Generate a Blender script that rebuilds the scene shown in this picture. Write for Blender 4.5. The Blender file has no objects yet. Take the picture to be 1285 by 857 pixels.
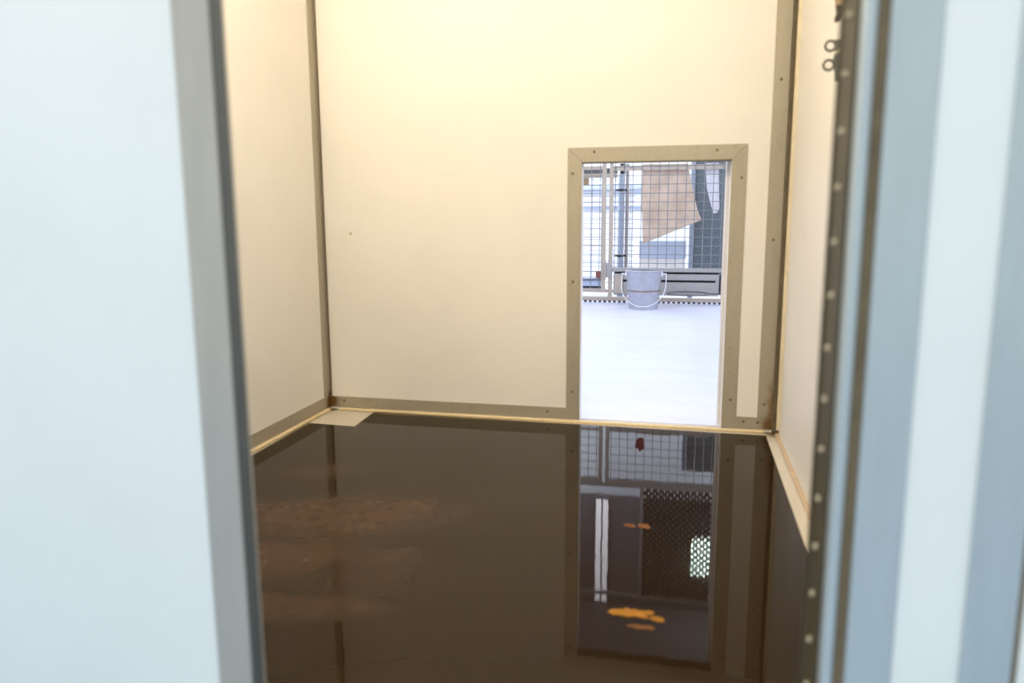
import bpy, bmesh, math, random
from mathutils import Vector, Matrix, Euler
random.seed(7)
PI = math.pi
S = bpy.context.scene
COL = S.collection

# ------------------------------------------------------------------ materials
def new_mat(name):
    m = bpy.data.materials.new(name); m.use_nodes = True
    nt = m.node_tree
    return m, nt, nt.nodes['Principled BSDF']

def setp(b, color=None, rough=None, metal=None, spec=None, ior=None):
    if color is not None: b.inputs['Base Color'].default_value = (*color, 1)
    if rough is not None: b.inputs['Roughness'].default_value = rough
    if metal is not None: b.inputs['Metallic'].default_value = metal
    if spec is not None: b.inputs['Specular IOR Level'].default_value = spec
    if ior is not None: b.inputs['IOR'].default_value = ior

def noise(nt, scale, detail=4, rough=0.55, stretch=None, coord='Object'):
    tc = nt.nodes.new('ShaderNodeTexCoord')
    n = nt.nodes.new('ShaderNodeTexNoise')
    n.inputs['Scale'].default_value = scale; n.inputs['Detail'].default_value = detail
    n.inputs['Roughness'].default_value = rough
    if stretch:
        mp = nt.nodes.new('ShaderNodeMapping'); mp.inputs['Scale'].default_value = stretch
        nt.links.new(tc.outputs[coord], mp.inputs['Vector']); nt.links.new(mp.outputs[0], n.inputs['Vector'])
    else:
        nt.links.new(tc.outputs[coord], n.inputs['Vector'])
    return n.outputs['Fac']

def ramp(nt, fac, lo, hi):
    mr = nt.nodes.new('ShaderNodeMapRange'); mr.interpolation_type = 'SMOOTHSTEP'
    mr.inputs['From Min'].default_value = lo; mr.inputs['From Max'].default_value = hi
    nt.links.new(fac, mr.inputs['Value'])
    return mr.outputs['Result']

def math_(nt, op, a, b=None):
    m = nt.nodes.new('ShaderNodeMath'); m.operation = op
    for i, v in enumerate((a, b)):
        if v is None: continue
        if isinstance(v, (int, float)): m.inputs[i].default_value = v
        else: nt.links.new(v, m.inputs[i])
    return m.outputs[0]

def mix(nt, fac, a, b):
    mx = nt.nodes.new('ShaderNodeMix'); mx.data_type = 'RGBA'
    if isinstance(fac, (int, float)): mx.inputs[0].default_value = fac
    else: nt.links.new(fac, mx.inputs[0])
    for i, v in ((6, a), (7, b)):
        if isinstance(v, tuple): mx.inputs[i].default_value = (*v, 1)
        else: nt.links.new(v, mx.inputs[i])
    return mx.outputs[2]

def blob(nt, centre, radii, wob=0.0, rot=0.0, scale=6.0):
    """distance field of an ellipsoid: <1 inside, edge made ragged by noise"""
    tc = nt.nodes.new('ShaderNodeTexCoord')
    mp = nt.nodes.new('ShaderNodeMapping'); mp.vector_type = 'TEXTURE'
    mp.inputs['Location'].default_value = centre; mp.inputs['Scale'].default_value = radii
    mp.inputs['Rotation'].default_value = (0, 0, rot)
    nt.links.new(tc.outputs['Object'], mp.inputs['Vector'])
    ln = nt.nodes.new('ShaderNodeVectorMath'); ln.operation = 'LENGTH'
    nt.links.new(mp.outputs[0], ln.inputs[0])
    d = ln.outputs['Value']
    if wob:
        d = math_(nt, 'ADD', d, math_(nt, 'MULTIPLY', math_(nt, 'SUBTRACT', noise(nt, scale, 5), 0.5), wob))
    return d

def bump(nt, b, fac, strength, dist=0.002):
    bp = nt.nodes.new('ShaderNodeBump'); bp.inputs['Strength'].default_value = strength
    bp.inputs['Distance'].default_value = dist
    nt.links.new(fac, bp.inputs['Height']); nt.links.new(bp.outputs[0], b.inputs['Normal'])

def simple(name, color, rough=0.5, metal=0.0, var=0.12, nscale=25, spec=None, bmp=0.0, stretch=None):
    m, nt, b = new_mat(name); setp(b, None, rough, metal, spec)
    f = noise(nt, nscale, stretch=stretch)
    nt.links.new(mix(nt, f, tuple(c*(1-var) for c in color), tuple(min(1, c*(1+var)) for c in color)), b.inputs['Base Color'])
    if bmp: bump(nt, b, f, bmp)
    return m

def wall_mat(name, color, spots=(), rough=0.42):
    m, nt, b = new_mat(name); setp(b, color, rough, 0, 0.35)
    c = mix(nt, ramp(nt, noise(nt, 3.0), 0.35, 0.75), color, tuple(v*0.965 for v in color))
    for (p, r, col) in spots:
        d = blob(nt, p, r, 1.2, scale=60)
        c = mix(nt, ramp(nt, d, 1.0, 0.6), c, col)
    nt.links.new(c, b.inputs['Base Color'])
    bump(nt, b, noise(nt, 260, 2), 0.10, 0.001)
    return m

def alu_mat(name, color, metal=0.35, rough=0.45, stains=(), dirt=0.35, dirt_col=(0.26, 0.18, 0.085)):
    m, nt, b = new_mat(name); setp(b, None, rough, metal)
    c = mix(nt, noise(nt, 40, 3, stretch=(1, 1, 0.15)), tuple(v*0.9 for v in color), tuple(v*1.08 for v in color))
    sp = ramp(nt, noise(nt, 55, 6, 0.7), 0.56, 0.72)
    c = mix(nt, math_(nt, 'MULTIPLY', sp, dirt), c, dirt_col)
    for (p, r, col) in stains:
        d = blob(nt, p, r, 0.9, scale=28)
        c = mix(nt, ramp(nt, d, 1.1, 0.45), c, col)
    nt.links.new(c, b.inputs['Base Color'])
    bump(nt, b, noise(nt, 90, 4), 0.12, 0.001)
    return m

RUST = (0.15, 0.075, 0.018)
CL = (-1.623, 3.251, 0.03); CR = (0.395, 3.251, 0.03)
CORNER_RUST = [(CL, (0.055, 0.055, 0.075), RUST), (CR, (0.075, 0.07, 0.07), RUST), ((0.398, 3.251, 0.12), (0.05, 0.05, 0.16), (0.22, 0.13, 0.04))]

M = {}
M['cream'] = wall_mat('cream_wall_panel', (0.84, 0.805, 0.735), [((-1.486, 3.251, 0.824), (0.006, 0.02, 0.007), (0.40, 0.33, 0.14))])
M['white'] = wall_mat('white_wall_panel', (0.80, 0.84, 0.83))
M['alu'] = alu_mat('dull_aluminium', (0.42, 0.375, 0.285), 0.3, 0.5, CORNER_RUST)
M['alu_left'] = alu_mat('warm_grey_aluminium', (0.46, 0.44, 0.39), 0.45, 0.38, dirt=0.08, dirt_col=(0.26, 0.28, 0.28))
M['jambshade'] = simple('blue_black_jamb_shade', (0.085, 0.10, 0.105), 0.6)  # shade of the left jamb's inner return, put into a dark colour
M['alu_front'] = alu_mat('bluish_aluminium', (0.46, 0.525, 0.545), 0.45, 0.38, dirt=0.10, dirt_col=(0.26, 0.28, 0.28))
M['seam'] = simple('dirty_seam', (0.15, 0.115, 0.065), 0.8, 0, 0.4, 30)
M['caulk'] = alu_mat('cream_caulk', (0.74, 0.60, 0.36), 0, 0.55, CORNER_RUST, 0.7, (0.33, 0.2, 0.07))
M['paleseal'] = simple('yellowish_sealant', (0.72, 0.62, 0.43), 0.6, 0, 0.15)
M['browncaulk'] = simple('brown_stained_caulk', (0.52, 0.39, 0.25), 0.6, 0, 0.3, 30)
M['palealu'] = simple('pale_slide_rail_metal', (0.78, 0.76, 0.76), 0.45, 0.1, 0.06)
M['screw'] = simple('screw_head', (0.20, 0.16, 0.10), 0.5, 0.5)
M['rivet'] = simple('bright_rivet', (0.50, 0.45, 0.33), 0.4, 0.2)
M['hinge'] = simple('olive_hinge_leaf', (0.060, 0.050, 0.028), 0.6, 0.2, 0.3, 40)
M['lockmetal'] = simple('dark_lock_metal', (0.10, 0.105, 0.085), 0.5, 0.4, 0.3)
M['blackbrown'] = simple('dark_brown_metal', (0.045, 0.03, 0.018), 0.6, 0.2, 0.4)
M['pale_floor'] = alu_mat('pale_bare_floor', (0.63, 0.58, 0.48), 0, 0.45, CORNER_RUST, 0.35, (0.4, 0.31, 0.19))
M['corridor'] = simple('corridor_floor_paint', (0.42, 0.55, 0.75), 0.4, 0, 0.08, 8)
M['gatesteel'] = alu_mat('tan_gate_steel', (0.50, 0.42, 0.335), 0.25, 0.5, dirt=0.7, dirt_col=(0.22, 0.15, 0.10))
M['greysteel'] = alu_mat('grey_gate_steel', (0.42, 0.39, 0.37), 0.3, 0.5, dirt=0.7, dirt_col=(0.17, 0.14, 0.12))
M['ringsteel'] = simple('dark_ring_steel', (0.13, 0.115, 0.11), 0.5, 0.3)
M['wire'] = simple('galvanised_wire', (0.27, 0.27, 0.28), 0.4, 0.55, 0.15)
M['bucketmetal'] = simple('galvanised_bucket_zinc', (0.46, 0.46, 0.50), 0.42, 0.7, 0.25, 14)
M['brightwire'] = simple('bright_wire', (0.85, 0.85, 0.86), 0.35, 0.2, 0.05)
M['rustband'] = simple('rusty_band', (0.28, 0.19, 0.13), 0.7, 0.3, 0.4, 20)
M['pipe'] = simple('blue_grey_pipe_paint', (0.36, 0.42, 0.52), 0.45, 0.0, 0.1)
M['dark'] = simple('dark_gap_rubber', (0.03, 0.027, 0.03), 0.7)
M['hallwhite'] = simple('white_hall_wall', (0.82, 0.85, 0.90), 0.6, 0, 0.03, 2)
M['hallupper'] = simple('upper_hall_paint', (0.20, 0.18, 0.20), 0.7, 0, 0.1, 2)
M['bluewall'] = simple('pale_blue_paint', (0.50, 0.57, 0.72), 0.6, 0, 0.05, 3)
M['greypanel'] = simple('speckled_grey_panel', (0.155, 0.19, 0.21), 0.6, 0.1, 0.75, 55)
M['creambox'] = simple('cream_board', (0.80, 0.76, 0.72), 0.6)
M['wood'] = simple('brown_wood', (0.36, 0.25, 0.14), 0.7, 0, 0.3)
M['redbrown'] = simple('red_brown_paint', (0.22, 0.07, 0.05), 0.6)
M['lilaccloth'] = simple('pale_lilac_cloth', (0.74, 0.71, 0.74), 0.9, 0, 0.1, 18)
M['orange'] = simple('orange_food', (0.36, 0.165, 0.028), 0.8, 0, 0.35, 60, 0.15, bmp=0.6)
M['paleorange'] = simple('pale_orange_food', (0.20, 0.09, 0.035), 0.8, 0, 0.3, 60, 0.15, bmp=0.6)
M['darkred'] = simple('dark_red_patch', (0.04, 0.004, 0.003), 0.9, 0, 0.4, 50, 0.08)

# woven towel
m, nt, b = new_mat('tan_terry_towel'); setp(b, None, 0.95, 0, 0.1)
n1 = noise(nt, 7, 5); n2 = noise(nt, 160, 2)
c = mix(nt, ramp(nt, n1, 0.35, 0.7), (0.78, 0.61, 0.47), (0.62, 0.465, 0.355))
c = mix(nt, math_(nt, 'MULTIPLY', ramp(nt, n2, 0.5, 0.7), 0.35), c, (0.46, 0.33, 0.24))
nt.links.new(c, b.inputs['Base Color']); bump(nt, b, n2, 0.5, 0.004); M['towel'] = m

# outer run floor: pale lilac, lightly polished
m, nt, b = new_mat('pale_run_floor'); setp(b, None, 0.3, 0, 0.35)
c = mix(nt, ramp(nt, noise(nt, 2.2, 5, stretch=(1, 2.5, 1)), 0.4, 0.7), (0.70, 0.715, 0.86), (0.66, 0.675, 0.83))
nt.links.new(c, b.inputs['Base Color'])
nt.links.new(math_(nt, 'ADD', 0.25, math_(nt, 'MULTIPLY', noise(nt, 3, 4), 0.12)), b.inputs['Roughness'])
M['runfloor'] = m

# wet dark floor with dried patches
m, nt, b = new_mat('wet_dark_floor'); setp(b, None, 0.1, 0, 0.5, 1.33)
base = mix(nt, ramp(nt, noise(nt, 2.5, 5), 0.35, 0.75), (0.0185, 0.0105, 0.0042), (0.0205, 0.0115, 0.0046))
patches = [((-1.04, 2.03, 0), (0.38, 0.17, 1), 1.0, 0.30, 0.9), ((-0.86, 2.10, 0), (0.18, 0.10, 1), 0.5, 0.80, 1.0),
           ((-1.08, 1.73, 0), (0.34, 0.13, 1), 1.5, 0.2, 0.75), ((-0.95, 1.50, 0), (0.30, 0.07, 1), 1.5, 0.15, 0.55),
           ((-1.28, 2.40, 0), (0.16, 0.09, 1), 1.3, 0.4, 0.5), ((-0.80, 1.72, 0), (0.20, 0.16, 1), 1.8, 0.4, 0.35)]
dry = None
for (p, r, w, rot, amt) in patches:
    k = math_(nt, 'MULTIPLY', ramp(nt, blob(nt, p, r, w, rot, 5.0), 1.45, 0.35), amt)
    dry = k if dry is None else math_(nt, 'MAXIMUM', dry, k)
dry = math_(nt, 'MULTIPLY', dry, ramp(nt, noise(nt, 22, 4, 0.6), -0.35, 0.75))
dustc = mix(nt, noise(nt, 18, 4), (0.062, 0.036, 0.021), (0.088, 0.052, 0.031))
nt.links.new(mix(nt, dry, base, dustc), b.inputs['Base Color'])
wet = math_(nt, 'ADD', 0.018, math_(nt, 'MULTIPLY', ramp(nt, noise(nt, 9, 5), 0.45, 0.95), 0.05))
nt.links.new(math_(nt, 'ADD', wet, math_(nt, 'MULTIPLY', dry, 0.35)), b.inputs['Roughness'])
nt.links.new(math_(nt, 'SUBTRACT', 0.25, math_(nt, 'MULTIPLY', dry, 0.14)), b.inputs['Specular IOR Level'])
bump(nt, b, noise(nt, 14, 4), 0.05, 0.002)
M['wetfloor'] = m

def emit(name, color, strength):
    m, nt, b = new_mat(name); setp(b, (0.8, 0.8, 0.8), 0.4)
    b.inputs['Emission Color'].default_value = (*color, 1); b.inputs['Emission Strength'].default_value = strength
    return m
M['lamp'] = emit('cool_lamp_glow', (0.80, 1.0, 0.90), 40)
M['daypane'] = emit('daylit_pane', (0.95, 0.93, 1.0), 5.0)
M['warmlamp'] = emit('warm_lamp_glow', (1.0, 0.80, 0.52), 3)

# ------------------------------------------------------------------ mesh helpers
def box(bm, x0, x1, y0, y1, z0, z1):
    v = [bm.verts.new((x, y, z)) for x in (x0, x1) for y in (y0, y1) for z in (z0, z1)]
    for f in ((0, 1, 3, 2), (4, 6, 7, 5), (0, 4, 5, 1), (2, 3, 7, 6), (0, 2, 6, 4), (1, 5, 7, 3)):
        bm.faces.new([v[i] for i in f])
    return v

def prism(bm, pts, axis, a, b_):
    """polygon pts in the two other axes, extruded along axis from a to b_"""
    def P(u, v, w):
        return {'x': (w, u, v), 'y': (u, w, v), 'z': (u, v, w)}[axis]
    A = [bm.verts.new(P(u, v, a)) for u, v in pts]; B = [bm.verts.new(P(u, v, b_)) for u, v in pts]
    n = len(pts)
    bm.faces.new(A); bm.faces.new(B[::-1])
    for i in range(n): bm.faces.new((A[i], B[i], B[(i+1) % n], A[(i+1) % n]))

def tube(bm, pts, r, seg=8, closed=False):
    pts = [Vector(p) for p in pts]; n = len(pts); rings = []
    for i in range(n):
        if closed: t = pts[(i+1) % n] - pts[i-1]
        else: t = pts[min(i+1, n-1)] - pts[max(i-1, 0)]
        t.normalize()
        up = Vector((0, 0, 1)) if abs(t.z) < 0.9 else Vector((0, 1, 0))
        u = t.cross(up).normalized(); w = u.cross(t)
        rings.append([bm.verts.new(pts[i] + r*(math.cos(2*PI*k/seg)*u + math.sin(2*PI*k/seg)*w)) for k in range(seg)])
    for i in range(n if closed else n-1):
        A, B = rings[i], rings[(i+1) % n]
        for k in range(seg): bm.faces.new((A[k], A[(k+1) % seg], B[(k+1) % seg], B[k]))
    if not closed:
        bm.faces.new(rings[0][::-1]); bm.faces.new(rings[-1])

def lathe(bm, prof, c=(0, 0, 0), seg=48):
    rings = []
    for r, z in prof:
        if r < 1e-5: rings.append([bm.verts.new((c[0], c[1], c[2]+z))])
        else: rings.append([bm.verts.new((c[0]+r*math.cos(2*PI*k/seg), c[1]+r*math.sin(2*PI*k/seg), c[2]+z)) for k in range(seg)])
    for A, B in zip(rings, rings[1:]):
        for k in range(seg):
            k2 = (k+1) % seg
            if len(A) == 1 and len(B) == 1: continue
            if len(A) == 1: bm.faces.new((A[0], B[k2], B[k]))
            elif len(B) == 1: bm.faces.new((A[k], A[k2], B[0]))
            else: bm.faces.new((A[k], A[k2], B[k2], B[k]))

FIT = None          # scale and offset of the hall beyond the hatch (x, y, z)
def fit(p):
    if not FIT: return p
    return (p[0]*FIT[0]+FIT[1], p[1]*FIT[2], p[2]*FIT[3])
def finish(name, bm, mat, parent=None, bevel=0.0, smooth=False):
    if FIT:
        for v in bm.verts: v.co = fit(v.co)
    bmesh.ops.recalc_face_normals(bm, faces=bm.faces[:])
    me = bpy.data.meshes.new(name); bm.to_mesh(me); bm.free()
    me.materials.append(mat)
    if smooth:
        for p in me.polygons: p.use_smooth = True
    o = bpy.data.objects.new(name, me); COL.objects.link(o)
    if parent is not None:
        o.parent = parent
        o.matrix_parent_inverse = Matrix.Translation(parent.location).inverted() if parent.type == 'EMPTY' else parent.matrix_basis.inverted()
    if bevel:
        md = o.modifiers.new('edge', 'BEVEL'); md.width = bevel; md.segments = 2; md.limit_method = 'ANGLE'
    if smooth and hasattr(me, 'set_sharp_from_angle'):
        me.set_sharp_from_angle(angle=math.radians(40))
    return o

def tag(o, label, cat, kind=None, group=None):
    o['label'] = label; o['category'] = cat
    if kind: o['kind'] = kind
    if group: o['group'] = group
    return o

def empty(name, loc, label, cat, group=None):
    o = bpy.data.objects.new(name, None); COL.objects.link(o); o.location = fit(loc); o.empty_display_size = 0.1
    return tag(o, label, cat, None, group)

def boxes(name, lst, mat, parent=None, bevel=0.0):
    bm = bmesh.new()
    for b_ in lst: box(bm, *b_)
    return finish(name, bm, mat, parent, bevel)

def polys(name, lst, axis, mat, parent=None, bevel=0.0):
    bm = bmesh.new()
    for pts, a, b_ in lst: prism(bm, pts, axis, a, b_)
    return finish(name, bm, mat, parent, bevel)

def struct(o, label, cat):
    return tag(o, label, cat, 'structure')

def grid_wires(bm, x0, x1, z0, z1, y, pitch, r, px=None):
    px = px or pitch
    n = int((x1-x0)/px)
    off = ((x1-x0) - n*px)/2
    for i in range(n+1):
        x = x0+off+i*px; tube(bm, [(x, y-r*0.8, z0), (x, y-r*0.8, z1)], r, 6)
    n = int((z1-z0)/pitch)
    for i in range(n+1):
        z = z1-0.02-i*pitch
        if z > z0: tube(bm, [(x0, y+r*0.8, z), (x1, y+r*0.8, z)], r, 6)

def diamond(bm, x0, x1, z0, z1, y, w, h, r):
    """expanded-metal lattice: strands of both diagonals clipped to the rectangle"""
    s = h/w
    for sg in (1, -1):
        c0 = z0-(x1-x0)*s if sg > 0 else z0
        c1 = z1 if sg > 0 else z1+(x1-x0)*s
        c = c0
        while c < c1:
            pts = []
            for t in (0, 1):
                x = x0+(x1-x0)*t; z = c+sg*s*(x-x0); pts.append((x, z))
            (xa, za), (xb, zb) = pts
            def clip(zc): return xa+(zc-za)/(zb-za)*(xb-xa)
            lo, hi = (xa, xb)
            zs = sorted((za, zb))
            if zs[1] > z0 and zs[0] < z1:
                if za < z0: lo = clip(z0)
                if za > z1: lo = clip(z1)
                if zb > z1: hi = clip(z1)
                if zb < z0: hi = clip(z0)
                if hi-lo > 1e-3:
                    zl = za+(lo-xa)*sg*s; zh = za+(hi-xa)*sg*s
                    tube(bm, [(lo, y+sg*r*0.5, zl), (hi, y+sg*r*0.5, zh)], r, 4)
            c += h

# ------------------------------------------------------------------ room shell
XL, XR, D, YF, HT = -1.623, 0.399, 3.251, 1.0, 2.45
A0, A1, AW, AH = -0.4925, 0.2315, 0.0602, 1.1193            # hatch trim outer edges, trim width, opening height
O0, O1 = A0+AW, A1-AW

struct(boxes('floor', [(XL-0.06, XR+0.06, 1.0, D+0.06, -0.10, -0.004)], M['pale_floor']), 'pale bare floor showing as a strip along the right wall and a square in the far left corner', 'floor')
# dark coating, with a square notch in the far left corner
struct(polys('floor.001', [([(-1.575, 1.0), (0.345, 1.0), (0.349, 3.198), (-0.30, 3.209), (-1.394, 3.228), (-1.379, 2.980), (-1.600, 2.991)], -0.02, 0.0)], 'z', M['wetfloor']), 'wet glossy dark brown floor of the inner room', 'floor')
struct(boxes('floor.002', [(-3.2, 2.6, D+0.06, 10.5, -0.10, 0.0)], M['runfloor']), 'pale lilac bright floor seen through the hatch', 'floor')
struct(boxes('floor.003', [(-3.2, 2.6, -2.0, 1.0, -0.10, 0.0)], M['corridor']), 'blue grey floor in front of the doorway', 'floor')
struct(boxes('ceiling', [(XL-0.06, XR+0.06, 1.0, D+0.06, HT, HT+0.06)], M['cream']), 'cream ceiling of the inner room', 'ceiling')
struct(boxes('wall_left', [(XL-0.06, XL, 1.033, D, 0.0, HT)], M['cream']), 'warm lit cream left wall of the inner room', 'wall')
struct(boxes('wall_right', [(XR, XR+0.06, 1.05, D, 0.0, HT)], M['cream']), 'narrow cream right wall of the inner room', 'wall')
struct(boxes('wall_back', [(XL-0.06, O0, D, D+0.06, 0.0, HT), (O1, XR+0.06, D, D+0.06, 0.0, HT), (O0, O1, D, D+0.06, AH, HT)], M['cream']), 'cream back wall with the low hatch opening', 'wall')
struct(boxes('wall_front_left', [(-3.2, -0.664, YF, YF+0.030, 0.0, HT), (-0.664, 0.215, YF, YF+0.03, 2.03, HT)], M['white']), 'blurred white panel left of the doorway', 'wall')
struct(boxes('wall_front_right', [(0.215, 2.6, YF, YF+0.05, 0.0, HT)], M['white']), 'blurred white panel right of the doorway', 'wall')

# door-jamb trims in the foreground
def profile(name, pts, z0, z1, mat, bevel=0.0015):
    return polys(name, [(pts, z0, z1)], 'z', mat, None, bevel)
struct(profile('trim_1', [(-0.7145, 0.996), (-0.658, 0.996), (-0.656, 0.9985), (-0.656, 1.028), (-0.6545, 1.036), (-0.664, 1.036), (-0.664, 1.000), (-0.7145, 1.000)], 0.0, 2.03, M['alu_left']), 'grey aluminium jamb strip on the left edge of the doorway', 'trim')
struct(boxes('trim_19', [(-0.656, -0.6535, 1.000, 1.027, 0.0, 2.03)], M['jambshade']), 'dark bluish strip added as painted shade on the inner face of the left jamb', 'trim')
struct(profile('trim_2', [(0.2225, 0.996), (0.2796, 0.996), (0.2796, 1.000), (0.2225, 1.000)], 0.0, 2.03, M['alu_front']), 'flat blue grey aluminium strip right of the olive seam', 'trim')
bead = [(0.1995+0.0085*math.cos(PI+PI*k/8), 0.998+0.010*math.sin(PI+PI*k/8)) for k in range(9)]
struct(profile('trim_3', bead+[(0.208, 1.098), (0.191, 1.098)], 0.0, 2.03, M['alu_front'], 0), 'rounded bluish aluminium bead beside the riveted hinge strip', 'trim')
struct(boxes('trim_4', [(0.2082, 0.2222, 0.999, 1.05, 0.0, 2.03)], M['seam']), 'dark olive seam between rounded bead and flat strip', 'trim')
struct(profile('trim_5', [(0.3586, 0.996), (0.4175, 0.996), (0.4175, 1.000), (0.3586, 1.000)], 0.0, HT, M['alu_front']), 'blue grey aluminium strip at the far right of the photo', 'trim')
struct(boxes('trim_6', [(0.4185, 0.4245, 0.9985, 1.000, 0.0, HT)], M['seam']), 'dark joint at the outer edge of the far right strip', 'trim')

# hinge strip lining the right jamb
hs = empty('hinge_strip', (0.190, 1.05, 0.0), 'olive riveted hinge strip lining the inner face of the right door jamb', 'hinge')
boxes('hinge_leaf', [(0.1875, 0.1908, 1.004, 1.098, 0.0, 2.02)], M['hinge'], hs)
bm = bmesh.new()
for k in range(29):
    z = 0.006+k*0.0687; tube(bm, [(0.1875, 1.094, z), (0.1875, 1.094, z+0.0668)], 0.0042, 10)
    tube(bm, [(0.1875, 1.094, z+0.0668), (0.1875, 1.094, z+0.0687)], 0.0036, 10)
finish('hinge_knuckles', bm, M['hinge'], hs, smooth=True)
for k in range(29):
    bm = bmesh.new()
    bmesh.ops.create_uvsphere(bm, u_segments=10, v_segments=6, radius=0.0045, matrix=Matrix.Translation((0.1866, 1.048, 0.0402+k*0.0687)))
    finish('rivet', bm, M['rivet'], hs, smooth=True)

# bracket with two eyes on the right wall, and the hook end above it
LY = 2.2
lt = empty('eye_bracket', (XR, LY, 1.29), 'small dark bracket with two wire rings on the right wall', 'bracket')
polys('bracket_plate', [([(0.3575, 1.3424), (XR+0.002, 1.3455), (XR+0.002, 1.2425), (0.3666, 1.2425), (0.3646, 1.2672), (0.3591, 1.2981), (0.3636, 1.3167)], LY-0.012, LY+0.012)], 'y', M['lockmetal'], lt, 0.0015)
for cx, cz in ((0.3503, 1.3300), (0.3483, 1.2827)):
    bm = bmesh.new()
    tube(bm, [(cx+0.0125*math.cos(2*PI*k/24), LY, cz+0.0125*math.sin(2*PI*k/24)) for k in range(24)], 0.0034, 8, True)
    finish('ring', bm, M['lockmetal'], lt, smooth=True)
bm = bmesh.new(); tube(bm, [(0.3610, LY-0.014, 1.309), (0.3710, LY-0.014, 1.318)], 0.0034, 8); finish('split_pin', bm, M['rivet'], lt, smooth=True)
hk = empty('wall_hook', (XR, LY, 1.40), 'dark brown hook end on the right wall above the ringed bracket', 'hook')
polys('hook_body', [([(0.3554, 1.539), (XR, 1.539), (XR, 1.436), (0.3738, 1.4094), (0.3676, 1.3898), (0.3585, 1.3877), (0.3564, 1.397), (0.3605, 1.4104), (0.3564, 1.4361)], LY-0.012, LY+0.012)], 'y', M['blackbrown'], hk, 0.002)
boxes('hook_plate', [(0.353, XR, LY-0.018, LY-0.012, 1.425, 1.539)], M['wood'], hk, 0.002)

# ------------------------------------------------------------------ inner room trims
def screws(parent, pts, nrm='y'):
    for (x, y, z) in pts:
        bm = bmesh.new(); lathe(bm, [(0, 0.0035), (0.0035, 0.003), (0.0058, 0.0012), (0.006, 0)], seg=12)
        if nrm == 'y': bmesh.ops.rotate(bm, cent=(0, 0, 0), matrix=Matrix.Rotation(PI/2, 3, 'X'), verts=bm.verts[:])
        else: bmesh.ops.rotate(bm, cent=(0, 0, 0), matrix=Matrix.Rotation(PI/2, 3, 'Y'), verts=bm.verts[:])
        bmesh.ops.translate(bm, vec=(x, y, z), verts=bm.verts[:])
        finish('screw', bm, M['screw'], parent, smooth=True)
g = 0.0008
T = 0.004
o = struct(polys('trim_7', [([(A0+g, AH+AW), (A1-g, AH+AW), (O1-g, AH), (O0+g, AH)], D-T, D)], 'y', M['alu'], None, 0.0012), 'mitred aluminium strip across the top of the hatch', 'trim')
screws(o, [(-0.381, D-T, 1.161), (0.113, D-T, 1.158)])
boxes('inner_lip', [(O0, O1, D-T, D+0.06, AH-0.003, AH)], M['seam'], o)
o = struct(polys('trim_8', [([(A0, AH+AW-g), (O0, AH-g), (O0, 0.004), (A0, 0.062)], D-T, D)], 'y', M['alu'], None, 0.0012), 'mitred aluminium strip down the left side of the hatch', 'trim')
screws(o, [(-0.471, D-T, 1.074), (-0.464, D-T, 0.137), (-0.466, D-T, 0.62)])
o = struct(polys('trim_9', [([(A1, AH+AW-g), (O1, AH-g), (O1, 0.004), (A1, 0.062)], D-T, D)], 'y', M['alu'], None, 0.0012), 'mitred aluminium strip down the right side of the hatch', 'trim')
screws(o, [(0.212, D-T, 1.047), (0.205, D-T, 0.133)])
# base strips
o = struct(polys('baseboard_back', [([(XL, 0.012), (O0-0.002, 0.012), (A0-g, 0.062), (XL, 0.062)], D-T, D), ([(O1+0.002, 0.012), (XR, 0.012), (XR, 0.060), (A1+g, 0.062)], D-T, D)], 'y', M['alu'], None, 0.001), 'grey aluminium base strip along the back wall', 'baseboard')
screws(o, [(-1.55, D-T, 0.043), (-0.575, D-T, 0.042), (0.262, D-T, 0.042), (0.318, D-T, 0.040)])
struct(boxes('baseboard_left', [(XL, XL+T, 1.04, D-T, 0.012, 0.066)], M['alu'], None, 0.001), 'grey aluminium base strip along the left wall', 'baseboard')
# caulk beads
def bead_path(name, pts, r, label, mat='caulk'):
    bm = bmesh.new(); tube(bm, pts, r, 10); return struct(finish(name, bm, M[mat], None, smooth=True), label, 'trim')
bead_path('trim_10', [(XL+0.010, 1.05, 0.004), (XL+0.010, 2.3, 0.004), (XL+0.010, D-0.02, 0.004)], 0.009, 'cream caulk bead at the foot of the left wall')
bead_path('trim_11', [(XL+0.05, D-0.010, 0.003), (-0.9, D-0.011, 0.003), (O0, D-0.011, 0.002), (0.0, D-0.011, 0.002), (O1, D-0.011, 0.002), (XR-0.05, D-0.011, 0.003)], 0.008, 'cream caulk bead at the foot of the back wall and hatch sill')
bead_path('trim_12', [(XR-0.006, D-0.05, 0.004), (XR-0.006, 2.6, 0.004), (XR-0.006, 1.10, 0.004)], 0.009, 'brown stained caulk bead at the foot of the right wall', 'browncaulk')
# corner angles
struct(boxes('trim_13', [(XL, XL+0.003, D-0.062, D, 0.066, HT), (XL+0.003, XL+0.012, D-0.003, D, 0.066, HT)], M['alu'], None, 0.0008), 'aluminium corner strip between left wall and back wall', 'trim')
bead_path('trim_14', [(XL+0.010, D-0.004, 0.06), (XL+0.010, D-0.004, HT)], 0.0035, 'dirty sealant line in the far left corner', 'seam')
o = struct(boxes('trim_15', [(XR-0.083, XR-0.024, D-T, D, 0.062, HT)], M['alu'], None, 0.001), 'wide aluminium strip on the back wall by the right corner', 'trim')
screws(o, [(XR-0.058, D-T, 0.12), (XR-0.055, D-T, 0.80), (XR-0.055, D-T, 1.42)])
struct(boxes('trim_16', [(XR-0.023, XR-0.006, D-0.010, D, 0.0, HT), (XR-0.006, XR, D-0.050, D, 0.0, HT)], M['seam'], None, 0.003), 'dirty olive brown sealed joint in the far right corner', 'trim')
bead_path('trim_17', [(XR-0.001, D-0.064, 0.03), (XR-0.001, D-0.064, HT)], 0.012, 'yellowish sealant line on the right wall beside the far corner', 'paleseal')

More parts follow.
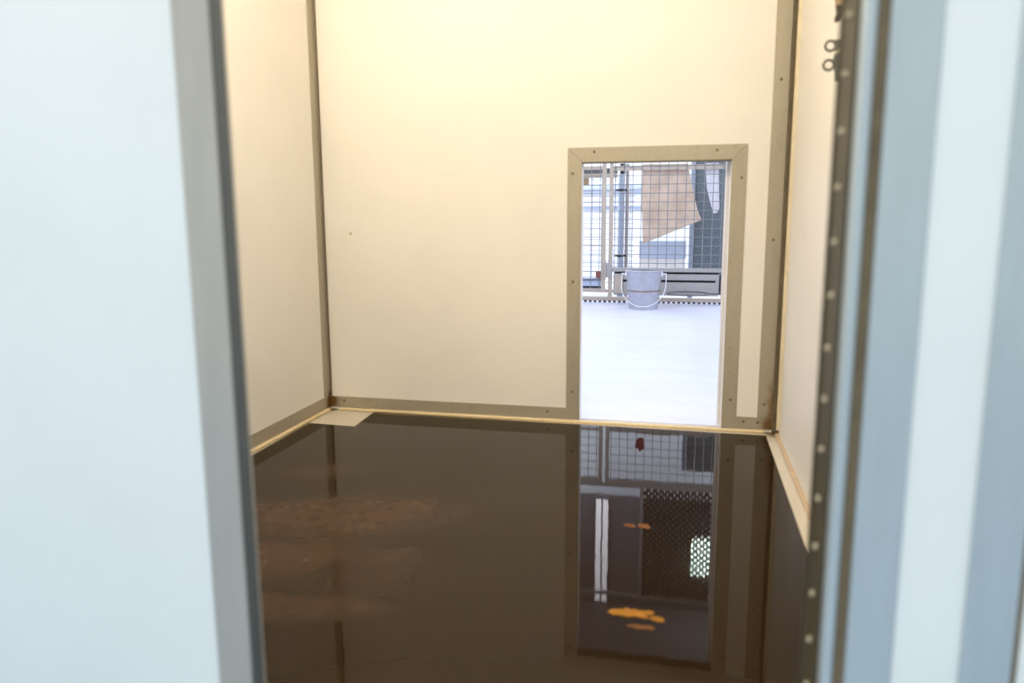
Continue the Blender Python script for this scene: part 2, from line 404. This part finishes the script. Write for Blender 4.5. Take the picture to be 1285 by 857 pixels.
# ------------------------------------------------------------------ hall beyond the hatch
HX0, HX1, HY, HZ = -3.0, 2.4, 11.4, 4.7
FX = (0.974, 0.0175, 0.8977, 0.9785)
FIT = FX
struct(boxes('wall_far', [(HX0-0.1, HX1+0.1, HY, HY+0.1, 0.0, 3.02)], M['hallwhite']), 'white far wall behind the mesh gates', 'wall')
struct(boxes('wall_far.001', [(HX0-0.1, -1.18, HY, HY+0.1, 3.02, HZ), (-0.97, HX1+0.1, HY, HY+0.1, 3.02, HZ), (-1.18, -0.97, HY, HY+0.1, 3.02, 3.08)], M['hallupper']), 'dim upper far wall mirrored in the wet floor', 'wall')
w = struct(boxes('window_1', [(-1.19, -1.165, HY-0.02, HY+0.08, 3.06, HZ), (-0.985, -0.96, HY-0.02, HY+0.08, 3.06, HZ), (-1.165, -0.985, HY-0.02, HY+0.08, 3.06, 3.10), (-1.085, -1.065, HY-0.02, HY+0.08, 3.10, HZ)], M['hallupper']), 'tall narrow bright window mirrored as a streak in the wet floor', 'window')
boxes('pane', [(-1.165, -0.985, HY+0.03, HY+0.04, 3.10, HZ)], M['daypane'], w)
FIT = None
RX0, RX1, RY, RZ = -2.9, 2.35, 10.234, 4.58
struct(boxes('wall_run_left', [(RX0-0.1, RX0, D+0.06, RY, 0.0, RZ)], M['hallwhite']), 'white left side wall of the outer run', 'wall')
struct(boxes('wall_run_right', [(RX1, RX1+0.1, D+0.06, RY, 0.0, RZ)], M['hallwhite']), 'white right side wall of the outer run', 'wall')
struct(boxes('wall_run_front', [(RX0-0.1, XL-0.06, D, D+0.06, 0.0, RZ), (XR+0.06, RX1+0.1, D, D+0.06, 0.0, RZ), (XL-0.06, XR+0.06, D, D+0.06, HT+0.06, RZ)], M['hallwhite']), 'white wall of the outer run around the inner room', 'wall')
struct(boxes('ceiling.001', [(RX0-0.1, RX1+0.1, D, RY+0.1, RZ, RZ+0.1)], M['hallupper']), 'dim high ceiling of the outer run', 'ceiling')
# guide rail for the sliding hatch, on the run side
struct(boxes('trim_18', [(0.156, 0.176, D+0.075, D+0.115, 0.0, 1.35), (0.176, 0.21, D+0.062, D+0.115, 0.0, 1.35)], M['palealu'], None, 0.002), 'pale metal slide rail inside the right edge of the hatch', 'trim')

# ------------------------------------------------------------------ mesh gates
FIT = FX
G = 8.90
sill = empty('gate_sill', (-0.35, G, 0.0), 'long tan rail with saw-tooth gaps lying on the floor under the gates', 'sill rail')
boxes('rail', [(-2.6, 0.40, G-0.022, G+0.022, 0.020, 0.060)], M['gatesteel'], sill, 0.003)
bm = bmesh.new()
x = -2.58
while x < 0.38:
    prism(bm, [(x, 0.020), (x+0.034, 0.020), (x+0.024, 0.0), (x+0.010, 0.0)], 'y', G-0.018, G+0.018); x += 0.052
finish('rail_teeth', bm, M['dark'], sill)

gr = empty('mesh_gate', (-0.2, G, 0.06), 'right mesh gate with feed hatch behind the bucket', 'gate')
boxes('post', [(-0.814, -0.773, G-0.02, G+0.02, 0.060, 2.02)], M['gatesteel'], gr, 0.003)
boxes('post', [(0.356, 0.389, G-0.02, G+0.02, 0.060, 2.02)], M['gatesteel'], gr, 0.003)
boxes('top_rail', [(-0.773, 0.356, G-0.02, G+0.02, 1.98, 2.02)], M['gatesteel'], gr, 0.003)
boxes('mid_rail', [(-0.773, 0.356, G-0.012, G+0.02, 1.378, 1.428)], M['gatesteel'], gr, 0.003)
boxes('lower_rail', [(-0.773, 0.356, G-0.02, G+0.02, 0.332, 0.374)], M['greysteel'], gr, 0.003)
bm = bmesh.new(); grid_wires(bm, -0.773, 0.356, 0.374, 1.98, G-0.017, 0.0905, 0.0042); finish('wire_mesh', bm, M['wire'], gr)
fh = boxes('feed_hatch', [(-0.755, 0.335, G-0.02, G-0.005, 0.248, 0.310), (-0.755, -0.715, G-0.02, G-0.005, 0.085, 0.248), (0.300, 0.335, G-0.02, G-0.005, 0.085, 0.248), (-0.715, 0.300, G-0.018, G-0.007, 0.085, 0.225)], M['greysteel'], gr, 0.002)
boxes('slot_backing', [(-0.75, 0.33, G+0.004, G+0.010, 0.215, 0.330)], M['dark'], fh)
bm = bmesh.new(); tube(bm, [(0.022+0.213*math.cos(2*PI*k/40), G-0.245+0.215*math.sin(2*PI*k/40), 0.130) for k in range(40)], 0.006, 8, True)
tube(bm, [(0.235, G-0.245, 0.130), (0.33, G-0.245, 0.132), (0.352, G-0.16, 0.133), (0.352, G-0.015, 0.134)], 0.007, 8)
finish('bowl_ring', bm, M['ringsteel'], gr, smooth=True)
bm = bmesh.new(); tube(bm, [(0.345, G-0.015, 0.10), (0.345, G-0.015, 0.30)], 0.010, 10); finish('hatch_hinge', bm, M['dark'], gr, smooth=True)
lb = boxes('gate_latch', [(-0.868, -0.775, G-0.034, G-0.021, 0.272, 0.425), (-0.86, -0.83, G-0.048, G-0.034, 0.33, 0.40)], M['greysteel'], gr, 0.004)
bm = bmesh.new(); tube(bm, [(-0.845, G-0.042, 0.440), (-0.845, G-0.042, 0.25)], 0.010, 10); finish('latch_bolt', bm, M['gatesteel'], lb, smooth=True)
boxes('latch_bracket', [(-0.745, -0.655, G-0.034, G-0.021, 0.10, 0.30)], M['gatesteel'], gr, 0.004)

gl = empty('mesh_gate', (-1.45, G, 0.108), 'left mesh gate with blue kick panel, at the left edge of the hatch view', 'gate')
boxes('post', [(-0.890, -0.848, G-0.02, G+0.02, 0.108, 2.02)], M['gatesteel'], gl, 0.003)
boxes('post', [(-2.06, -2.02, G-0.02, G+0.02, 0.060, 2.02)], M['gatesteel'], gl, 0.003)
boxes('top_rail', [(-2.02, -0.890, G-0.02, G+0.02, 1.98, 2.02)], M['gatesteel'], gl, 0.003)
boxes('mid_rail', [(-2.02, -0.890, G-0.02, G+0.02, 1.394, 1.430)], M['gatesteel'], gl, 0.003)
boxes('bottom_rail', [(-2.02, -0.890, G-0.02, G+0.02, 0.108, 0.150)], M['gatesteel'], gl, 0.003)
bm = bmesh.new(); grid_wires(bm, -2.02, -0.890, 0.150, 1.98, G-0.017, 0.0905, 0.0042); finish('wire_mesh', bm, M['wire'], gl)
kp = boxes('kick_panel', [(-2.02, -0.892, G+0.004, G+0.012, 0.170, 0.262)], M['bluewall'], gl)
boxes('panel_strip', [(-2.02, -0.892, G-0.002, G+0.016, 0.150, 0.172), (-2.02, -0.892, G-0.004, G+0.016, 0.232, 0.246)], M['dark'], kp)
boxes('catch', [(-0.945, -0.895, G-0.03, G-0.008, 0.262, 0.335)], M['redbrown'], gl, 0.004)

tr = empty('mesh_transom', (-0.8, G, 2.02), 'diamond mesh screen above the gates, seen mirrored in the wet floor', 'screen')
boxes('frame', [(-2.06, 0.389, G-0.02, G+0.02, 2.02, 2.06), (-2.06, 0.389, G-0.02, G+0.02, 3.32, 3.36), (-2.06, -2.02, G-0.02, G+0.02, 2.06, 3.32), (0.349, 0.389, G-0.02, G+0.02, 2.06, 3.32), (-0.42, -0.385, G-0.02, G+0.02, 2.06, 3.32)], M['greysteel'], tr, 0.003)
bm = bmesh.new(); diamond(bm, -0.385, 0.349, 2.06, 3.32, G, 0.07, 0.07, 0.014); finish('diamond_mesh', bm, M['dark'], tr)

# partition on the right, same plane as the gates
pt = empty('mesh_partition', (1.35, G, 0.0), 'mesh partition right of the gates behind the hatch edge', 'partition')
boxes('frame', [(0.391, 0.43, G-0.02, G+0.02, 0.0, 3.36), (2.36, HX1, G-0.02, G+0.02, 0.0, 3.36), (0.43, 2.36, G-0.02, G+0.02, 0.0, 0.06), (0.43, 2.36, G-0.02, G+0.02, 3.32, 3.36), (0.43, 2.36, G-0.02, G+0.02, 1.38, 1.43)], M['gatesteel'], pt, 0.003)
bm = bmesh.new(); grid_wires(bm, 0.43, 2.36, 0.06, 3.32, G-0.017, 0.0905, 0.0042); finish('wire_mesh', bm, M['wire'], pt)

# second cage behind
Y2 = 9.75
cg = empty('rear_cage_panel', (-1.3, Y2, 0.0), 'rear cage panel of finer mesh standing behind the left gate', 'cage panel')
boxes('frame', [(-2.6, -0.80, Y2-0.03, Y2+0.03, 1.345, 1.395), (-2.6, -2.56, Y2-0.02, Y2+0.02, 0.0, 1.395), (-0.60, -0.565, Y2-0.02, Y2+0.02, 0.0, 0.30), (-2.56, -0.60, Y2-0.02, Y2+0.02, 0.03, 0.065)], M['gatesteel'], cg, 0.003)
boxes('dark_rail', [(-2.6, -0.80, Y2-0.03, Y2+0.03, 1.395, 1.452)], simple('dim_rail_paint', (0.14, 0.13, 0.14), 0.6), cg, 0.003)
bm = bmesh.new(); grid_wires(bm, -2.56, -0.60, 0.065, 1.345, Y2-0.02, 0.062, 0.0030, 0.11); finish('wire_mesh', bm, M['wire'], cg)
boxes('wooden_block', [(-1.195, -1.125, Y2-0.075, Y2-0.031, 1.262, 1.345)], M['wood'], cg, 0.003)

pp = empty('standpipe', (-0.70, 9.25, 0.0), 'vertical blue grey pipe with dark clamps behind the right gate', 'pipe')
bm = bmesh.new(); tube(bm, [(-0.715, 9.25, 0.0), (-0.715, 9.25, 1.36)], 0.034, 16); finish('pipe_body', bm, M['pipe'], pp, smooth=True)
for z in (1.180, 0.47):
    bm = bmesh.new(); tube(bm, [(-0.715, 9.25, z), (-0.715, 9.25, z+0.022)], 0.040, 16); box(bm, -0.775, -0.655, 9.24, 9.26, z+0.002, z+0.020); finish('clamp', bm, M['dark'], pp)
bm = bmesh.new(); tube(bm, [(-0.705, 9.25, 1.36), (-0.705, 9.25, 1.47)], 0.030, 16); finish('pipe_fitting', bm, M['dark'], pp, smooth=True)
bm = bmesh.new(); tube(bm, [(-0.655, 9.29, 0.0), (-0.655, 9.29, 1.47)], 0.020, 12); finish('pipe_branch', bm, M['greysteel'], pp, smooth=True)

dc = boxes('wall_duct', [(-2.9, -0.05, HY-0.10, HY, 1.262, 1.335)], M['bluewall'], None, 0.006); tag(dc, 'blue grey horizontal duct along the white far wall', 'duct')
struct(boxes('trim_20', [(-2.9, -0.05, HY-0.03, HY, 1.010, 1.045)], M['pipe'], None, 0.004), 'thin grey conduit below the duct on the far wall', 'trim')
gp = empty('grey_panel', (0.5, 9.55, 0.0), 'speckled dark grey upright panel behind the right side of the gate', 'panel')
boxes('sheet', [(0.075, 1.2, 9.54, 9.56, 0.10, 2.02)], M['greypanel'], gp)
boxes('edge_strip', [(0.02, 0.075, 9.53, 9.57, 0.0, 2.02)], M['pipe'], gp, 0.003)
comb = [(0.078, 0.10), (0.078, 2.00)]
for k in range(25, -1, -1):
    z = 0.12+k*0.073; comb += [(0.074, z+0.030), (0.068, z+0.030), (0.068, z), (0.074, z)]
polys('slotted_edge', [(comb, 9.522, 9.53)], 'y', M['dark'], gp)
boxes('foot', [(1.12, 1.2, 9.45, 9.65, 0.0, 0.10)], M['dark'], gp)
bx = empty('storage_crate', (-0.27, 10.35, 0.0), 'pale blue crate with cream base behind the towel', 'crate')
boxes('crate_lid', [(-0.56, -0.005, 10.15, 10.55, 0.41, 0.62)], simple('crate_blue_grey', (0.47, 0.52, 0.62), 0.6), bx, 0.006)
boxes('crate_body', [(-0.55, -0.015, 10.16, 10.54, 0.0, 0.41)], M['creambox'], bx, 0.006)

# upper dim board mirrored in the floor, with the lamp
lp = empty('wall_lamp', (0.36, 11.32, 3.62), 'cool white lamp behind the diamond mesh, seen as a dotted glow in the wet floor', 'lamp')
boxes('lamp_base', [(0.17, 0.67, 11.36, HY, 3.50, 4.14)], M['greysteel'], lp, 0.01)
bm = bmesh.new(); box(bm, 0.20, 0.64, 11.24, 11.36, 3.54, 4.10); finish('lamp_glass', bm, M['lamp'], lp, bevel=0.04)

# ------------------------------------------------------------------ towel and cloth hung on the far side of the mesh
def lerp_poly(P, t):
    L = [0]
    for a, b_ in zip(P, P[1:]): L.append(L[-1]+(Vector(b_)-Vector(a)).length)
    s = t*L[-1]
    for i in range(len(P)-1):
        if s <= L[i+1]+1e-9:
            u = (s-L[i])/(L[i+1]-L[i]); return Vector(P[i]).lerp(Vector(P[i+1]), u)
    return Vector(P[-1])

def hanging(name, left, right, y, mat, nu, nv, waves, thick, parent=None, over=None):
    bm = bmesh.new(); V = []
    for j in range(nv+1):
        t = j/nv; a = lerp_poly(left, t); c = lerp_poly(right, t); row = []
        for i in range(nu+1):
            s = i/nu; p = a.lerp(c, s)
            fade = 0.25+0.75*t
            row.append(bm.verts.new((p.x, y+fade*sum(am*math.sin(fr*s*2*PI+ph+1.2*t) for am, fr, ph in waves), p.y)))
        V.append(row)
    if over:         # folded over the rail it hangs from
        for (yy, zz) in over: V.insert(0, [bm.verts.new((v.co.x, yy, zz)) for v in V[0]])
    nv = len(V)-1
    for j in range(nv):
        for i in range(nu): bm.faces.new((V[j][i], V[j][i+1], V[j+1][i+1], V[j+1][i]))
    o = finish(name, bm, mat, parent, smooth=True)
    md = o.modifiers.new('cloth', 'SOLIDIFY'); md.thickness = thick; md.offset = 0
    return o
tw = hanging('towel', [(-0.475, 1.415), (-0.477, 1.35), (-0.483, 1.082), (-0.468, 0.80), (-0.457, 0.623)], [(-0.012, 1.415), (0.0, 1.36), (0.055, 1.12), (0.092, 0.978), (0.138, 0.868)], G+0.046, M['towel'], 40, 50, [(0.006, 1.6, 0.4), (0.003, 3.3, 1.1)], 0.010, over=[(G+0.027, 1.435), (G-0.008, 1.435)])
tag(tw, 'tan towel hanging slanted behind the wire mesh', 'towel')
cl = hanging('cloth', [(0.160, 1.415), (0.166, 1.35), (0.183, 1.184), (0.229, 1.014), (0.258, 0.936)], [(0.290, 1.415), (0.292, 1.35), (0.300, 1.15), (0.308, 0.99), (0.285, 0.940)], G+0.040, M['lilaccloth'], 16, 40, [(0.010, 1.5, 0.2)], 0.008, over=[(G+0.027, 1.435), (G-0.008, 1.435)])
tag(cl, 'narrow pale cloth hanging at the right of the mesh gate', 'cloth')

# ------------------------------------------------------------------ bucket
FIT = None
bx_, by_ = -0.382, 7.51
bk = empty('bucket', (bx_, by_, 0.0), 'galvanised metal bucket on the pale floor in front of the gate', 'bucket')
R0, R1, HB = 0.140, 0.170, 0.385
def rad(z): return R0+(R1-R0)*z/HB
bm = bmesh.new()
lathe(bm, [(0, 0.012), (R0-0.004, 0.012), (R0-0.002, 0.0), (R0+0.003, 0.0), (R0+0.002, 0.014), (rad(0.17), 0.17), (rad(0.17)+0.003, 0.182), (rad(0.19)+0.006, 0.192), (rad(0.21)+0.004, 0.21), (R1, HB-0.02), (R1-0.004, HB-0.02), (R0-0.004, 0.02), (0, 0.02)], (bx_, by_, 0), 56)
finish('bucket_body', bm, M['bucketmetal'], bk, smooth=True)
bm = bmesh.new(); tube(bm, [(bx_+(R1+0.001)*math.cos(2*PI*k/56), by_+(R1+0.001)*math.sin(2*PI*k/56), HB-0.016) for k in range(56)], 0.0085, 10, True)
finish('rim', bm, M['bucketmetal'], bk, smooth=True)
bm = bmesh.new(); tube(bm, [(bx_+(rad(0.18)+0.002)*math.cos(2*PI*k/56), by_+(rad(0.18)+0.002)*math.sin(2*PI*k/56), 0.181) for k in range(56)], 0.0075, 8, True)
finish('hoop', bm, M['rustband'], bk, smooth=True)
for s in (-1, 1):
    bm = bmesh.new(); box(bm, bx_+s*(R1-0.004), bx_+s*(R1+0.010), by_-0.03, by_+0.03, HB-0.065, HB-0.02)
    tube(bm, [(bx_+s*(R1+0.004), by_, HB-0.045), (bx_+s*(R1+0.045), by_-0.01, HB-0.045)], 0.006, 8)
    finish('ear', bm, M['brightwire'], bk)
bm = bmesh.new()
pts = [(-0.212, 0, HB-0.045)]
for k in range(25):
    a = PI*k/24; pts.append((-0.212*math.cos(a), -0.05-0.150*math.sin(a)**0.7, 0.245-0.205*math.sin(a)))
pts.append((0.212, 0, HB-0.045))
tube(bm, [(bx_+p[0], by_+p[1], p[2]) for p in pts], 0.0036, 8)
finish('handle', bm, M['brightwire'], bk, smooth=True)

# ------------------------------------------------------------------ scraps on the wet floor
def smear(name, x, y, rx, ry, h, mat, seed, label, group, n=72, ragged=0.35):
    rnd = random.Random(seed); ph = [rnd.uniform(0, 2*PI) for _ in range(12)]
    def rr(a): return 1+ragged*sum(math.sin((k+2)*a+ph[k])/(k+1.6) for k in range(12))*0.62
    bm = bmesh.new(); rings = []
    for s, z in ((1.0, 0.0), (0.93, 0.6*h), (0.7, h), (0.35, 0.85*h)):
        rings.append([bm.verts.new((rx*rr(2*PI*k/n)*s*math.cos(2*PI*k/n), ry*rr(2*PI*k/n)*s*math.sin(2*PI*k/n), z*(1+0.25*math.sin(5*k)))) for k in range(n)])
    for A, B in zip(rings, rings[1:]):
        for k in range(n): bm.faces.new((A[k], A[(k+1) % n], B[(k+1) % n], B[k]))
    bm.faces.new(rings[-1]); bm.faces.new(rings[0][::-1])
    o = finish(name, bm, M[mat], None, smooth=True); o.location = (x, y, 0.0)
    return tag(o, label, 'smear', None, group)
gp_ = 'orange food scraps on the wet floor'
smear('food_scrap', -0.101, 1.640, 0.036, 0.020, 0.004, 'orange', 3, 'largest orange food scrap on the wet dark floor', gp_, ragged=0.5)
smear('food_scrap', -0.063, 1.650, 0.020, 0.009, 0.003, 'orange', 14, 'orange scrap touching the right end of the largest scrap', gp_, ragged=0.5)
smear('food_scrap', -0.036, 1.627, 0.018, 0.009, 0.003, 'orange', 5, 'rightmost orange scrap, detached from the largest one', gp_)
smear('food_scrap', -0.074, 1.585, 0.022, 0.008, 0.003, 'paleorange', 8, 'long thin orange scrap just in front of the largest scrap', gp_)
smear('food_scrap', -0.050, 1.586, 0.010, 0.008, 0.003, 'paleorange', 9, 'tiny orange scrap at the right of the long thin front scrap', gp_)
smear('food_scrap', -0.134, 2.145, 0.016, 0.010, 0.003, 'paleorange', 11, 'left one of two small scraps midway along the floor reflection', gp_)
smear('food_scrap', -0.092, 2.150, 0.017, 0.014, 0.003, 'paleorange', 12, 'right one of two small scraps midway along the floor reflection', gp_)
smear('red_patch', -0.152, 2.975, 0.019, 0.085, 0.0012, 'darkred', 33, 'dark red patch on the floor near the hatch sill', None, ragged=0.35)  # thin dark red patch laid on the floor

# ------------------------------------------------------------------ light
def area(name, loc, target, sx, sy, power, color, spread=None):
    L = bpy.data.lights.new(name, 'AREA'); L.shape = 'RECTANGLE'; L.size = sx; L.size_y = sy; L.energy = power; L.color = color
    if spread: L.spread = spread
    o = bpy.data.objects.new(name, L); COL.objects.link(o); o.location = loc
    d = Vector(target)-Vector(loc); o.rotation_euler = d.to_track_quat('-Z', 'Y').to_euler()
    return o
for (lx, ly, en, colr, lab) in ((-1.27, 1.90, 22, (1.0, 0.83, 0.63), 'warm round lamp on the inner room ceiling above the left wall'), (-0.45, 1.32, 34, (1.0, 0.885, 0.735), 'unseen round lamp added on the ceiling just inside the doorway for wall fill')):  # second lamp is an added fill that evens out the walls
    cl_ = empty('ceiling_light', (lx, ly, HT), lab, 'lamp', 'inner room ceiling lamps')
    bm = bmesh.new(); lathe(bm, [(0, 0), (0.11, 0), (0.11, -0.02), (0.095, -0.028), (0, -0.028)], (lx, ly, HT), 32); finish('lamp_base', bm, M['greysteel'], cl_, smooth=True)
    bm = bmesh.new(); lathe(bm, [(0.09, -0.028), (0.085, -0.05), (0.06, -0.072), (0, -0.08)], (lx, ly, HT), 32); finish('lamp_dome', bm, M['warmlamp'], cl_, smooth=True)
    pl = bpy.data.lights.new('warm_bulb', 'POINT'); pl.energy = en; pl.color = colr; pl.shadow_soft_size = 0.07
    po = bpy.data.objects.new('warm_bulb', pl); COL.objects.link(po); po.location = (lx, ly, HT-0.17)
for nm, x, tx in (('run_fill_left', RX0+0.04, 0.0), ('run_fill_right', RX1-0.04, -0.5)):  # unseen area lights added to brighten the run; the side walls are solid
    area(nm, (x, 5.3, 3.3), (tx, 5.5, 0.3), 2.6, 1.8, 145, (0.84, 0.90, 1.0))
for nm, x, tx in (('rear_fill_left', RX0+0.04, 0.0), ('rear_fill_right', RX1-0.04, -0.5)):  # added lights brightening the space behind the gates, no openings there
    area(nm, (x, 9.0, 2.6), (tx, 9.8, 0.8), 1.3, 1.4, 185, (0.90, 0.94, 1.0))
area('corridor_lamp', (-0.5, -0.6, 2.9), (-0.5, 0.9, 1.6), 0.8, 0.3, 20, (1.0, 0.84, 0.62))

W = bpy.data.worlds.new('daylight'); S.world = W; W.use_nodes = True
bg = W.node_tree.nodes['Background']; bg.inputs['Color'].default_value = (0.88, 0.955, 0.985, 1); bg.inputs['Strength'].default_value = 1.03

# ------------------------------------------------------------------ camera
cam = bpy.data.cameras.new('camera'); cam.sensor_width = 36.0; cam.lens = 956.15/1285*36.0; cam.clip_start = 0.05
co = bpy.data.objects.new('camera', cam); COL.objects.link(co)
co.matrix_world = Matrix.Translation((0, 0, 0.9)) @ Matrix.Rotation(0.2227, 4, 'Z') @ Matrix.Rotation(PI/2-0.16334, 4, 'X') @ Matrix.Rotation(-0.00476, 4, 'Z')
cam.dof.use_dof = True; cam.dof.focus_distance = 6.5; cam.dof.aperture_fstop = 2.2
S.camera = co
S.view_settings.view_transform = 'Standard'; S.view_settings.look = 'None'; S.view_settings.gamma = 1.0
S.view_settings.use_curve_mapping = False; S.view_settings.exposure = 0.0
